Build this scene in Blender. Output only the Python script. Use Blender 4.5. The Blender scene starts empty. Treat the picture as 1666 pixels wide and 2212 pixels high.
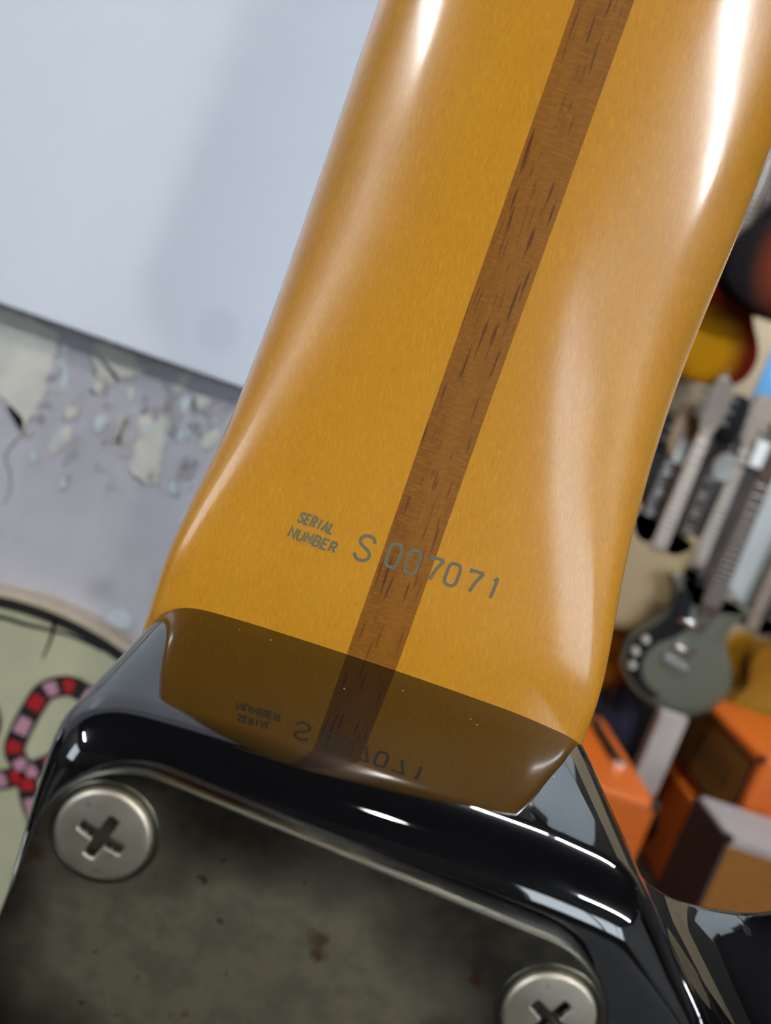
import bpy, bmesh, math, random
from mathutils import Vector, Matrix
random.seed(7)
scene = bpy.context.scene
PI = math.pi

# ------------------------------------------------------------------ camera
GO = Vector((0.0, 0.0, 1.25))                  # foot of the neck heel in the room
def g2w(p):                                     # guitar millimetres -> room metres
    return Vector((GO.x + p[0]/1000, GO.y - p[2]/1000, GO.z + p[1]/1000))
cam_d = bpy.data.cameras.new('camera'); cam = bpy.data.objects.new('camera', cam_d)
scene.collection.objects.link(cam); scene.camera = cam
def gdir(v): return Vector((v[0], -v[2], v[1])).normalized()
fwd = gdir((.038, -.152, -.988)); upv = gdir((-.325, .933, -.156))
rgt = fwd.cross(upv).normalized(); upv = rgt.cross(fwd).normalized()
M = Matrix((rgt, upv, -fwd)).transposed().to_4x4(); M.translation = g2w((-8.48, 33.2, 94.14))
cam.matrix_world = M
cam_d.sensor_fit = 'HORIZONTAL'; cam_d.sensor_width = 36.0
cam_d.lens = 1686/1666*36.0
cam_d.clip_start = 0.005; cam_d.clip_end = 60
cam_d.dof.use_dof = True; cam_d.dof.focus_distance = 0.100; cam_d.dof.aperture_fstop = 28
# ------------------------------------------------------------------ world + exposure
w = bpy.data.worlds.new('world'); scene.world = w; w.use_nodes = True
bgn = w.node_tree.nodes['Background']
bgn.inputs[0].default_value = (.80, .90, 1.0, 1); bgn.inputs[1].default_value = 1.45
vs = scene.view_settings
vs.view_transform = 'Standard'; vs.look = 'None'; vs.gamma = 1; vs.use_curve_mapping = False
vs.exposure = 2.08
scene.cycles.max_bounces = 8; scene.cycles.diffuse_bounces = 3; scene.cycles.glossy_bounces = 4
TUBE = 90.0          # fluorescent tube radiance
SPOT = 320.0         # small downlight radiance

# ------------------------------------------------------------------ helpers
C = scene.collection
def link(o, parent=None):
    C.objects.link(o)
    if parent: o.parent = parent
    return o
def obj(name, me, mat=None, parent=None, smooth=False):
    if isinstance(me, bmesh.types.BMesh):
        bm = me; me = bpy.data.meshes.new(name); bm.normal_update(); bm.to_mesh(me); bm.free()
    o = bpy.data.objects.new(name, me)
    if mat: me.materials.append(mat)
    if smooth: me.polygons.foreach_set('use_smooth', [True]*len(me.polygons))
    return link(o, parent)
def data(name, v, f):
    me = bpy.data.meshes.new(name); me.from_pydata(v, [], f); me.update(); return me
def thing(name, label, cat, loc=(0, 0, 0), rot=(0, 0, 0), group=None):
    o = bpy.data.objects.new(name, None); C.objects.link(o); o.empty_display_size = .05
    o.location = loc; o.rotation_euler = rot
    return tag(o, label, cat, group)
def tag(o, label, cat, group=None):
    o['label'] = label; o['category'] = cat
    if group: o['group'] = group
    return o
def struct(o): o['kind'] = 'structure'; return o
def box(bm, x0, x1, y0, y1, z0, z1, bev=0, seg=2):
    r = bmesh.ops.create_cube(bm, size=1)
    for v in r['verts']:
        v.co = Vector(((x0+x1)/2+v.co.x*(x1-x0), (y0+y1)/2+v.co.y*(y1-y0), (z0+z1)/2+v.co.z*(z1-z0)))
    if bev:
        es = list({e for v in r['verts'] for e in v.link_edges})
        bmesh.ops.bevel(bm, geom=es, offset=bev, segments=seg, affect='EDGES', profile=.5)
def boxm(*a, **k):
    bm = bmesh.new(); box(bm, *a, **k); return bm
def cyl(bm, p0, p1, r0, r1=None, n=20, caps=True):
    p0, p1 = Vector(p0), Vector(p1); r1 = r0 if r1 is None else r1
    d = (p1-p0).normalized(); a = d.orthogonal().normalized(); b = d.cross(a)
    A = [bm.verts.new(p0+(a*math.cos(t)+b*math.sin(t))*r0) for t in [2*PI*i/n for i in range(n)]]
    B = [bm.verts.new(p1+(a*math.cos(t)+b*math.sin(t))*r1) for t in [2*PI*i/n for i in range(n)]]
    for i in range(n): bm.faces.new((A[i], A[(i+1) % n], B[(i+1) % n], B[i]))
    if caps: bm.faces.new(A[::-1]); bm.faces.new(B)
def cylm(*a, **k):
    bm = bmesh.new(); cyl(bm, *a, **k); return bm
def catmull(P, sub=8, closed=True):
    out = []; n = len(P)
    rng = range(n) if closed else range(n-1)
    for i in rng:
        g = (lambda k: P[k % n]) if closed else (lambda k: P[min(max(k, 0), n-1)])
        p0, p1, p2, p3 = [Vector(g(i+k)) for k in (-1, 0, 1, 2)]
        for s in range(sub):
            t = s/sub
            out.append(.5*((2*p1)+(p2-p0)*t+(2*p0-5*p1+4*p2-p3)*t*t+(3*p1-p0-3*p2+p3)*t**3))
    if not closed: out.append(Vector(P[-1]))
    return out
def area2(P): return sum(P[i-1][0]*P[i][1]-P[i][0]*P[i-1][1] for i in range(len(P)))
def inset(P, d):                                # closed, counter-clockwise list of 2D vectors
    n = len(P); out = []
    for i in range(n):
        t = (P[(i+1) % n]-P[i-1]).normalized(); out.append(P[i]+Vector((-t.y, t.x))*d)
    return out
def slab(P, rings, conv, cap0=True, cap1=True):
    """P closed outline; rings = [(height, inset)]; conv(x, y, h) -> vertex"""
    if area2(P) < 0: P = P[::-1]
    n = len(P); v = []; f = []
    for h, d in rings: v += [conv(q.x, q.y, h) for q in (inset(P, d) if d else P)]
    for k in range(len(rings)-1):
        for i in range(n):
            j = (i+1) % n; f.append((k*n+i, k*n+j, (k+1)*n+j, (k+1)*n+i))
    if cap0: f.append(tuple(range(n))[::-1])
    if cap1: f.append(tuple(range((len(rings)-1)*n, len(rings)*n)))
    return v, f
def rrect(cx, cy, hx, hy, r, n=10):
    P = []
    for sx, sy, a0 in ((1, 1, 0), (-1, 1, 90), (-1, -1, 180), (1, -1, 270)):
        for i in range(n+1):
            a = math.radians(a0+90*i/n); P.append(Vector((cx+sx*(hx-r)+r*math.cos(a), cy+sy*(hy-r)+r*math.sin(a))))
    return P
def lathe(prof, n=48):                          # profile (r, z) about Z
    v = []; f = []
    for r, z in prof: v += [(r*math.cos(2*PI*i/n), r*math.sin(2*PI*i/n), z) for i in range(n)]
    for k in range(len(prof)-1):
        for i in range(n):
            j = (i+1) % n; f.append((k*n+i, k*n+j, (k+1)*n+j, (k+1)*n+i))
    f.append(tuple(range(n))[::-1]); f.append(tuple(range((len(prof)-1)*n, len(prof)*n)))
    return v, f

# ------------------------------------------------------------------ materials
def mat(name, col, rough=.5, metal=0, coat=0, coat_r=.05, ior=1.5, emit=None, es=0):
    m = bpy.data.materials.new(name); m.use_nodes = True
    b = m.node_tree.nodes['Principled BSDF']
    b.inputs['Base Color'].default_value = (*col, 1); b.inputs['Roughness'].default_value = rough
    b.inputs['Metallic'].default_value = metal; b.inputs['IOR'].default_value = ior
    b.inputs['Coat Weight'].default_value = coat; b.inputs['Coat Roughness'].default_value = coat_r
    if emit: b.inputs['Emission Color'].default_value = (*emit, 1); b.inputs['Emission Strength'].default_value = es
    return m
class NT:
    def __init__(s, m): s.t = m.node_tree; s.b = s.t.nodes['Principled BSDF']; s.L = s.t.links.new
    def n(s, ty, **k):
        x = s.t.nodes.new(ty)
        for a, v in k.items(): setattr(x, a, v)
        return x
    def co(s, scale=(1, 1, 1), loc=(0, 0, 0), rot=(0, 0, 0)):
        c = s.n('ShaderNodeTexCoord'); m = s.n('ShaderNodeMapping')
        m.inputs['Scale'].default_value = scale; m.inputs['Location'].default_value = loc; m.inputs['Rotation'].default_value = rot
        s.L(c.outputs['Object'], m.inputs['Vector']); return m.outputs[0]
    def noise(s, vec, scale=1, detail=3, rough=.5, dist=0):
        x = s.n('ShaderNodeTexNoise'); s.L(vec, x.inputs['Vector'])
        x.inputs['Scale'].default_value = scale; x.inputs['Detail'].default_value = detail
        x.inputs['Roughness'].default_value = rough; x.inputs['Distortion'].default_value = dist
        return x.outputs['Fac']
    def ramp(s, fac, stops):
        r = s.n('ShaderNodeValToRGB'); s.L(fac, r.inputs['Fac']); e = r.color_ramp.elements
        while len(e) < len(stops): e.new(.5)
        for k, (p, c) in enumerate(stops):
            e[k].position = p; e[k].color = (c, c, c, 1) if isinstance(c, (int, float)) else (*c, 1)
        return r.outputs['Color']
    def mix(s, fac, a, b, mode='MIX'):
        x = s.n('ShaderNodeMix', data_type='RGBA', blend_type=mode)
        for i, q in ((0, fac), (6, a), (7, b)):
            if isinstance(q, (int, float)): x.inputs[i].default_value = q
            elif isinstance(q, tuple): x.inputs[i].default_value = (*q, 1)
            else: s.L(q, x.inputs[i])
        return x.outputs[2]
    def math(s, op, a, b=0.0):
        x = s.n('ShaderNodeMath', operation=op)
        for i, q in ((0, a), (1, b)):
            if isinstance(q, (int, float)): x.inputs[i].default_value = q
            else: s.L(q, x.inputs[i])
        return x.outputs[0]
    def bump(s, h, strength=.2, dist=.0002):
        x = s.n('ShaderNodeBump'); x.inputs['Strength'].default_value = strength; x.inputs['Distance'].default_value = dist
        s.L(h, x.inputs['Height']); return x.outputs[0]
    def set(s, **k):
        for a, v in k.items(): s.L(v, s.b.inputs[a.replace('_', ' ')])
def mottled(name, c0, c1, scale, rough=.5, **k):
    m = mat(name, c0, rough, **k); t = NT(m)
    t.set(Base_Color=t.mix(t.ramp(t.noise(t.co(), scale, 4), [(.35, 0), (.65, 1)]), c0, c1)); return m

# amber lacquered maple of the neck
maple = mat('amber_maple', (.58, .25, .015), .36, coat=1, coat_r=.15, ior=1.45); t = NT(maple)
def turned(nt, ang, sc):
    m2 = nt.n('ShaderNodeMapping'); m2.inputs['Scale'].default_value = sc; nt.L(nt.co(rot=(0, 0, ang)), m2.inputs['Vector']); return m2.outputs[0]
fleck = t.noise(turned(t, -.14, (5200, 900, 5200)), 1, 2, .6)
fleck2 = t.noise(turned(t, -.14, (3000, 600, 3000)), 1, 2, .6)
curl = t.noise(t.co((120, 30, 120)), 1, 4, .6)
big = t.noise(t.co((28, 12, 28)), 1, 3, .5)
c = t.mix(t.ramp(big, [(.3, 0), (.7, 1)]), (.65, .285, .011), (.55, .225, .009))
c = t.mix(t.math('MULTIPLY', t.ramp(curl, [(.35, 0), (.7, 1)]), .5), c, (.66, .31, .022))
c = t.mix(t.math('MULTIPLY', t.ramp(fleck, [(.48, 0), (.72, 1)]), .38), c, (.42, .155, .008))
c = t.mix(t.math('MULTIPLY', t.ramp(fleck2, [(.52, 0), (.75, 1)]), .38), c, (.78, .40, .026))
t.set(Base_Color=c, Normal=t.bump(fleck, .12, .00004))
# walnut stripe under the same lacquer
walnut = mat('walnut_stripe', (.2, .08, .01), .38, coat=1, coat_r=.15, ior=1.45); t = NT(walnut)
pore = t.noise(t.co((2300, 150, 400)), 1, 1, .4)
pore2 = t.noise(t.co((4200, 260, 400), (3, 7, 0)), 1, 1, .5)
cross = t.noise(t.co((700, 3800, 300)), 1, 3, .6)
lg = t.noise(t.co((400, 22, 100)), 1, 3)
c = t.mix(t.ramp(lg, [(.3, 0), (.7, 1)]), (.30, .108, .005), (.215, .072, .0045))
c = t.mix(t.math('MULTIPLY', t.ramp(cross, [(.45, 0), (.7, 1)]), .5), c, (.40, .17, .012))
c = t.mix(t.ramp(pore, [(.62, 0), (.70, .8)]), c, (.085, .018, .007))
c = t.mix(t.ramp(pore2, [(.66, 0), (.74, .6)]), c, (.10, .024, .008))
t.set(Base_Color=c, Normal=t.bump(fleck if False else pore2, .06, .00005))
# gloss black body
black = mat('gloss_black_lacquer', (.0025, .0025, .003), .035, ior=1.85); t = NT(black)
t.set(Roughness=t.ramp(t.noise(t.co((90, 90, 90)), 1, 3), [(.35, .012), (.75, .04)]))
# tarnished chrome neck plate
plate_m = mat('tarnished_plate', (.3, .28, .22), .35, metal=1); t = NT(plate_m)
n1 = t.noise(t.co((45, 45, 45), (.3, .1, 0)), 1, 5, .6); n2 = t.noise(t.co((420, 420, 420)), 1, 4, .65); n3 = t.noise(t.co((160, 160, 160), (5, 1, 2)), 1, 3, .5)
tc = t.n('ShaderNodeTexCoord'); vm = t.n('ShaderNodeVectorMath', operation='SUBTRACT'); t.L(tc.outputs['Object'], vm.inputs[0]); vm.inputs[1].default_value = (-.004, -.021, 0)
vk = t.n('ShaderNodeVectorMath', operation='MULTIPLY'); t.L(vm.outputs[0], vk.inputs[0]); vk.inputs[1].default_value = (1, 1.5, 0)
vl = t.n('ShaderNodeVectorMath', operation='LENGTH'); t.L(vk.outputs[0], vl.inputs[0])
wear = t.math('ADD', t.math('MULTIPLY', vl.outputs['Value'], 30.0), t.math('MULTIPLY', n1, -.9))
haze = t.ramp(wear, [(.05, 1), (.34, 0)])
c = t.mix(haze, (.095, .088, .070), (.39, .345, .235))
c = t.mix(t.math('MULTIPLY', t.ramp(n2, [(.42, 0), (.62, 1)]), .45), c, (.20, .18, .13))
c = t.mix(t.math('MULTIPLY', t.ramp(t.noise(t.co((700, 700, 700), (2, 9, 4)), 1, 2, .5), [(.70, 0), (.76, 1)]), .8), c, (.13, .06, .03))
c = t.mix(t.math('MULTIPLY', t.ramp(n3, [(.66, 0), (.72, 1)]), .7), c, (.12, .05, .025))
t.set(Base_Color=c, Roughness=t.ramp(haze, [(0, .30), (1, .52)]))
rim_m = mat('worn_chrome_edge', (.105, .10, .078), .36, metal=1)
screw_m = mat('aged_nickel', (.52, .49, .42), .50, metal=1); t = NT(screw_m)
s1 = t.noise(t.co((900, 900, 900)), 1, 4, .6); s2 = t.noise(t.co((300, 300, 300)), 1, 3)
c = t.mix(t.ramp(s2, [(.35, 0), (.65, 1)]), (.52, .47, .37), (.64, .59, .48))
c = t.mix(t.ramp(s1, [(.62, 0), (.72, .6)]), c, (.24, .15, .09))
t.set(Base_Color=c)
gasket_m = mat('black_plastic_gasket', (.010, .010, .011), .42)
ink = mat('grey_print_ink', (.165, .148, .092), .45, coat=1, coat_r=.07, ior=1.45)
rosewood = mottled('rosewood', (.05, .026, .015), (.09, .05, .03), 60, .5)
nickel = mat('nickel', (.66, .65, .62), .3, metal=1)
dust_m = mat('pale_dust', (.75, .74, .70), .8)

# room
wall_m = mat('flaking_lilac_plaster', (.5, .5, .55), .9); t = NT(wall_m)
a = t.noise(t.co((9, 9, 9)), 1, 5, .55); b2 = t.noise(t.co((60, 60, 28)), 1, 5, .6)
c = t.mix(t.ramp(a, [(.35, 0), (.65, 1)]), (.47, .46, .51), (.56, .56, .60))
c = t.mix(t.math('MULTIPLY', t.ramp(b2, [(.52, 0), (.66, 1)]), .35), c, (.42, .395, .40))
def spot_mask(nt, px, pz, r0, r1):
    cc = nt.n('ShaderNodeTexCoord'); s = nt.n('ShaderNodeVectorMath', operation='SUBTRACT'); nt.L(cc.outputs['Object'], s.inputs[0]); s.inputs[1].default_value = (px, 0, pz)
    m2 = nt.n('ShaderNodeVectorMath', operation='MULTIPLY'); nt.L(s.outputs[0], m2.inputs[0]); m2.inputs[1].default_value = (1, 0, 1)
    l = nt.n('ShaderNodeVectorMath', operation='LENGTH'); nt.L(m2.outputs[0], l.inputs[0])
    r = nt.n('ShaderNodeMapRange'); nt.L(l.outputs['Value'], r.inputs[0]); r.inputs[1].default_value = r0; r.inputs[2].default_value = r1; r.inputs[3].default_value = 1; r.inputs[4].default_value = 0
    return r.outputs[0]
c = t.mix(t.math('MULTIPLY', spot_mask(t, -.135, 1.116, .004, .011), .55), c, (.36, .36, .39))  # shadow-like grey spot painted into the plaster colour
t.set(Base_Color=c, Normal=t.bump(b2, .5, .002))
under_m = mottled('cream_under_plaster', (.72, .70, .62), (.60, .60, .55), 90, .95)
crack_m = mat('crack_grime', (.24, .22, .21), .95)
board_m = mat('white_melamine', (.74, .78, .86), .32); t = NT(board_m)
c = t.mix(t.math('MULTIPLY', spot_mask(t, -.109, 1.281, .008, .015), .45), (.84, .89, .98), (.69, .75, .86))  # soft shadow blob tinted into the board's own colour
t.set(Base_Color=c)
white_wall = mottled('grey_wall_paint', (.22, .22, .22), (.18, .18, .18), 3, .8)
ceil_m = mottled('dark_ceiling_paint', (.045, .046, .05), (.06, .06, .065), 2, .85)
beige_wall = mottled('beige_wall_paint', (.46, .37, .24), (.40, .32, .21), 4, .8)
floor_m = mat('dark_floor', (.06, .05, .04), .45); t = NT(floor_m)
t.set(Base_Color=t.mix(t.ramp(t.noise(t.co((6, 1, 1)), 2, 5), [(.35, 0), (.7, 1)]), (.034, .026, .020), (.052, .041, .032)))
rear_m = mottled('dark_rear_wall', (.035, .032, .032), (.055, .05, .048), 4, .7)
frame_m = mat('white_window_frame', (.75, .75, .74), .4)
glass_m = mat('window_glass', (1, 1, 1), 0); NT(glass_m).b.inputs['Transmission Weight'].default_value = 1; NT(glass_m).b.inputs['IOR'].default_value = 1.01
housing_m = mat('lamp_housing', (.8, .8, .8), .4)
tube_b = mat('lit_tube_dim', (1, 1, 1), .5, emit=(.95, .97, 1.0), es=TUBE*.7)
tube_m = mat('lit_tube', (1, 1, 1), .5, emit=(.95, .97, 1.0), es=TUBE)
spot_m = mat('lit_disc', (1, 1, 1), .5, emit=(1.0, .97, .92), es=SPOT)

# ------------------------------------------------------------------ room shell
RX0, RX1, RY0, RY1, RZ = -4.6, 5.0, -5.2, 3.0, 3.2
bm = boxm(RX0, RX1, RY0, RY1, -.1, 0); struct(obj('floor', bm, floor_m))
bm = boxm(RX0, RX1, RY0, RY1, RZ, RZ+.1); struct(obj('ceiling', bm, ceil_m))
bm = boxm(RX0-.12, RX1+.12, RY1, RY1+.12, 0, RZ); struct(obj('wall_back', bm, rear_m))
struct(obj('trim_2', boxm(.05, 4.9, RY1-.03, RY1, 1.55, 2.40), beige_wall))
struct(obj('trim_3', boxm(.9, 1.9, RY1-.03, RY1, 2.62, 3.12), mottled('pale_blue_paint', (.55, .62, .68), (.50, .57, .63), 4, .7)))
def holed(name, x0, x1, a0, a1, ya, yb, za, zb, m, swap=False):
    bm = bmesh.new()
    for q in ((a0, ya, 0, RZ), (yb, a1, 0, RZ), (ya, yb, 0, za), (ya, yb, zb, RZ)):
        if swap: box(bm, q[0], q[1], x0, x1, q[2], q[3])
        else: box(bm, x0, x1, q[0], q[1], q[2], q[3])
    return struct(obj(name, bm, m))
W1 = (-5.1, -2.5, 1.0, 2.95); W2 = (1.9, 4.9, 1.0, 2.95)
holed('wall_far_left', RX0-.12, RX0, RY0, RY1, *W1, white_wall)
holed('wall_rear', RY0-.12, RY0, RX0-.12, RX1+.12, *W2, rear_m, True)
struct(obj('wall_far_right', boxm(RX1, RX1+.12, RY0, RY1, 0, RZ), white_wall))
def added_window(name, loc, rz, W):
    ya, yb, za, zb = W
    r = bpy.data.objects.new(name, None); C.objects.link(r); struct(r); r.location = loc; r.rotation_euler = (0, 0, rz)
    for k in range(4):
        y = ya + (yb-ya-.06)*k/3
        obj('window_post', boxm(-.03, .03, y, y+.06, za, zb), frame_m, r)
    obj('window_sill', boxm(-.06, .06, ya, yb, za, za+.05), frame_m, r); obj('window_head', boxm(-.03, .03, ya, yb, zb-.05, zb), frame_m, r)
    for k in range(3):
        y = ya + (yb-ya-.06)*k/3
        obj('pane', boxm(-.003, .003, y+.06, y+(yb-ya-.06)/3, za+.05, zb-.05), glass_m, r)
added_window('added_window_1', (RX0-.06, 0, 0), 0, W1); added_window('added_window_2', (0, RY0-.06, 0), -PI/2, W2)  # unseen windows, added so bright sky lays soft halos on the neck

# pillar with flaking plaster behind the guitar, front face at y = .35
wl = struct(obj('wall_left', boxm(RX0, .03, .35, .80, 0, RZ), wall_m))
def patch(name, P, th, m, jag=.0016, y0=.35, parent=None):
    Q = []
    for i in range(len(P)):
        a, b = Vector(P[i]), Vector(P[(i+1) % len(P)])
        for k in range(7):
            q = a.lerp(b, k/7); Q.append(q+Vector((random.uniform(-jag, jag), random.uniform(-jag, jag))))
    v, f = slab(Q, [(0, 0), (th*.6, 0), (th, .0004)], lambda x, y, h: (x, y0-h, y))
    return obj(name, data(name, v, f), m, parent)
P1 = [(-.26, 1.2535), (-.218, 1.2545), (-.196, 1.251), (-.195, 1.24), (-.196, 1.221), (-.197, 1.207), (-.201, 1.191), (-.207, 1.2), (-.214, 1.202), (-.219, 1.207), (-.25, 1.19)]
P2 = [(-.178, 1.25), (-.172, 1.2545), (-.159, 1.2545), (-.144, 1.247), (-.15, 1.241), (-.156, 1.238), (-.163, 1.232), (-.168, 1.235), (-.174, 1.237)]
P3 = [(-.142, 1.22), (-.13, 1.227), (-.125, 1.216), (-.121, 1.199), (-.12, 1.187), (-.13, 1.184), (-.137, 1.191), (-.139, 1.208)]
P4 = [(-.116, 1.241), (-.11, 1.245), (-.105, 1.24), (-.112, 1.235)]
P5 = [(-.151, 1.215), (-.148, 1.219), (-.146, 1.206), (-.149, 1.201)]
for P in (P1, P2, P3, P4, P5): patch('plaster_patch', P, .0012, under_m, parent=wl)
pale_m = mottled('pale_blue_filler', (.66, .73, .75), (.58, .66, .69), 80, .9)
patch('plaster_patch', [(-.1275, 1.100), (-.1255, 1.106), (-.119, 1.109), (-.1135, 1.1065), (-.111, 1.100), (-.118, 1.097)], .0025, pale_m, .0005, parent=wl)
flake_m = [under_m, pale_m, mottled('grey_flake', (.48, .46, .47), (.42, .40, .41), 150, .95), mottled('lilac_flake', (.55, .55, .60), (.50, .49, .54), 120, .95)]
for k in range(64):
    x_ = random.uniform(-.20, -.095); z_ = random.triangular(1.165, 1.252, 1.236); w_ = random.uniform(.0012, .0048); h_ = w_*random.uniform(.9, 3.0); a_ = random.uniform(-.5, .3)
    Q = []
    for q in range(8):
        r_ = random.uniform(.6, 1.1); c_, s_ = r_*w_*math.cos(q*PI/4), r_*h_*math.sin(q*PI/4); Q.append((x_+c_*math.cos(a_)-s_*math.sin(a_), z_+c_*math.sin(a_)+s_*math.cos(a_)))
    patch('plaster_flake', Q, random.uniform(.0004, .0014), random.choice(flake_m), .0004, parent=wl)
def strip(name, pts, w0, w1, m, parent=None, y0=.35, th=.0004, close=False):
    P = catmull([Vector(p) for p in pts], 6, False) if len(pts) > 2 else [Vector(p) for p in pts]
    n = len(P); v = []; f = []
    for i, p in enumerate(P):
        d = (P[min(i+1, n-1)]-P[max(i-1, 0)]).normalized(); q = Vector((-d.y, d.x)); ww = w0+(w1-w0)*i/(n-1)
        for s, h in ((-1, 0), (-1, th), (1, th), (1, 0)): v.append((p.x+q.x*s*ww/2, y0-h, p.y+q.y*s*ww/2))
    for i in range(n-1):
        for k in range(3): f.append((i*4+k, i*4+k+1, i*4+k+5, i*4+k+4))
    f += [(0, 1, 2, 3), ((n-1)*4+3, (n-1)*4+2, (n-1)*4+1, (n-1)*4)]
    return obj(name, data(name, v, f), m, parent)
strip('crack', [(-.201, 1.191), (-.205, 1.183), (-.208, 1.174), (-.203, 1.165), (-.2, 1.155), (-.202, 1.146)], .0012, .0005, crack_m, wl)
strip('crack', [(-.109, 1.235), (-.104, 1.233), (-.1005, 1.225), (-.099, 1.215)], .0016, .0006, crack_m, wl)
strip('crack', [(-.2185, 1.256), (-.221, 1.247), (-.224, 1.241)], .0010, .0004, crack_m, wl)

# white board fixed on the pillar
pb = thing('white_board', 'large white board on the flaking wall left of the guitar neck', 'board', (0, 0, 0))
obj('panel', boxm(-.80, .02, .333, .340, 1.2565, 2.15, bev=.0008), board_m, pb)
obj('batten', boxm(-.78, .0, .340, .3498, 1.275, 1.32), frame_m, pb)
obj('batten', boxm(-.78, .0, .340, .3498, 2.05, 2.10), frame_m, pb)

# round painted board on the pillar
cream_m = mottled('cream_paint', (.56, .545, .36), (.50, .50, .33), 40, .6)
rimw_m = mottled('bare_beige_edge', (.55, .46, .36), (.48, .40, .31), 120, .8)
pblack = mat('painted_black_line', (.012, .010, .010), .6)
pred = mat('painted_red', (.42, .012, .014), .55); ppink = mat('painted_pink', (.55, .28, .36), .55)
RB = thing('painted_board', 'round cream board painted with a red and pink coiled band, on the flaking wall', 'painted board', (0, 0, 0))
cxb, czb, rb = -.163, .935, .168
P = [Vector((cxb+rb*math.cos(a), czb+rb*math.sin(a))) for a in [2*PI*i/120 for i in range(120)]]
v, f = slab(P, [(0, 0), (.0125, 0), (.014, .0015)], lambda x, y, h: (x, .35-h, y)); obj('disc', data('disc', v, f), rimw_m, RB)
P2_ = inset(P, .003); v, f = slab(P2_, [(.013, 0), (.0145, 0)], lambda x, y, h: (x, .35-h, y)); obj('painted_face', data('painted_face', v, f), cream_m, RB)
YF = .3355
arc = lambda r, a0, a1, n=40: [(cxb+r*math.cos(math.radians(a0+(a1-a0)*i/n)), czb+r*math.sin(math.radians(a0+(a1-a0)*i/n))) for i in range(n+1)]
strip('outline', arc(.1615, 0, 359.5, 90), .0066, .0066, pblack, RB, YF)
strip('outline', [(-.20, 1.083), (-.18, 1.087), (-.166, 1.0875), (-.151, 1.089), (-.139, 1.0895), (-.128, 1.0885), (-.1195, 1.087)], .0030, .0012, pblack, RB, YF)
strip('outline', [(-.1505, 1.097), (-.1498, 1.089), (-.150, 1.081), (-.1512, 1.071)], .0026, .0008, pblack, RB, YF)
def band(pts, start=0):
    strip('outline', pts, .0125, .0125, pblack, RB, YF, .0004)
    P = catmull([Vector(p) for p in pts], 12, False); seg = 13; k = start
    i = 0
    while i+seg-4 < len(P):
        Q = P[i:i+seg-3]
        strip('painted_scale', [tuple(q) for q in Q[::2]], .0074, .0088, (pred if k % 2 else ppink), RB, YF-.0004, .0003)
        i += seg; k += 1
band([(-.112, 1.056), (-.128, 1.060), (-.137, 1.058), (-.145, 1.051), (-.149, 1.038), (-.152, 1.022), (-.152, 1.010), (-.145, 1.002), (-.139, .992), (-.133, .980), (-.12, .965)], 0)
band([(-.112, 1.030), (-.121, 1.018), (-.135, 1.005), (-.143, .998), (-.150, .993), (-.157, .989), (-.17, .985), (-.19, .985)], 0)
band([(-.21, 1.045), (-.195, 1.044), (-.183, 1.041), (-.1755, 1.034), (-.170, 1.024), (-.170, 1.014), (-.174, 1.005), (-.185, 1.0)], 1)

# ------------------------------------------------------------------ ceiling lights
def tube_light(x, y, ang, label, L=1.2, tm=None):
    r = thing('tube_light', label, 'lamp', (x, y, RZ), (0, 0, ang), 'fluorescent tube lights on the ceiling')
    obj('housing', boxm(-L/2-.03, L/2+.03, -.035, .035, -.05, 0, bev=.006), housing_m, r)
    obj('tube', cylm((-L/2, 0, -.085), (L/2, 0, -.085), .016), tm or tube_m, r, True)
    for s in (-1, 1): obj('lamp_holder', boxm(s*(L/2+.012)-.012, s*(L/2+.012)+.012, -.016, .016, -.105, -.05, bev=.003), housing_m, r)
tube_light(.70, 1.55, 0, 'ceiling tube light above the amplifiers, nearer the pillar', .7, tube_b)
tube_light(1.48, 1.55, 0, 'ceiling tube light above the amplifiers, farther from the pillar', .7, tube_b)
tube_light(2.15, -2.1, 0, 'ceiling tube light behind the camera at right, nearer one', 1.2, tube_b)
tube_light(3.45, -2.1, 0, 'ceiling tube light behind the camera at right, farther one')
tube_light(-2.9, -1.75, PI/2, 'ceiling tube light behind the camera at left')
dl = thing('downlight', 'small round ceiling downlight in front of the guitar', 'lamp', (.36, -1.15, RZ))
v, f = lathe([(.09, 0), (.09, -.02), (.075, -.024), (.07, -.01), (.0001, -.01)][::-1], 32); obj('trim_ring', data('trim_ring', v, f), housing_m, dl)
v, f = lathe([(.0001, -.022), (.030, -.022), (.030, -.014), (.0001, -.014)], 32); obj('lamp_disc', data('lamp_disc', v, f), spot_m, dl)

# ------------------------------------------------------------------ the guitar in front (millimetres, x across, y along neck, z to the viewer)
S = .001
GT = thing('electric_guitar', 'glossy black electric guitar seen from behind, amber maple neck with dark stripe, tarnished neck plate', 'guitar', GO, (PI/2, 0, 0))
mm = lambda x, y, z: (x*S, y*S, z*S)
ZB = 29.6
left = [(-28.5, -30), (-30, -50), (-36, -63), (-48, -69), (-65, -63), (-82, -45), (-95, -25), (-108, -13), (-122, -15), (-134, -30),
        (-140, -62), (-136, -102), (-118, -150), (-112, -190), (-125, -240), (-150, -290), (-160, -330), (-150, -370), (-115, -395), (-60, -408),
        (0, -410), (70, -408), (125, -392), (158, -360), (168, -320), (160, -270), (138, -215), (125, -170), (128, -120), (140, -70), (146, -30),
        (142, 10), (128, 35), (112, 40), (100, 26), (90, 4), (81, -13), (71, -22), (62, -24.6), (54, -24.6), (47.5, -21.5), (42.5, -17), (38.5, -12.6), (35, -8.6)]
sm = catmull([Vector(p) for p in [(-28.5, -14)]+left+[(32.6, -5.4)]], 10, False)
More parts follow.
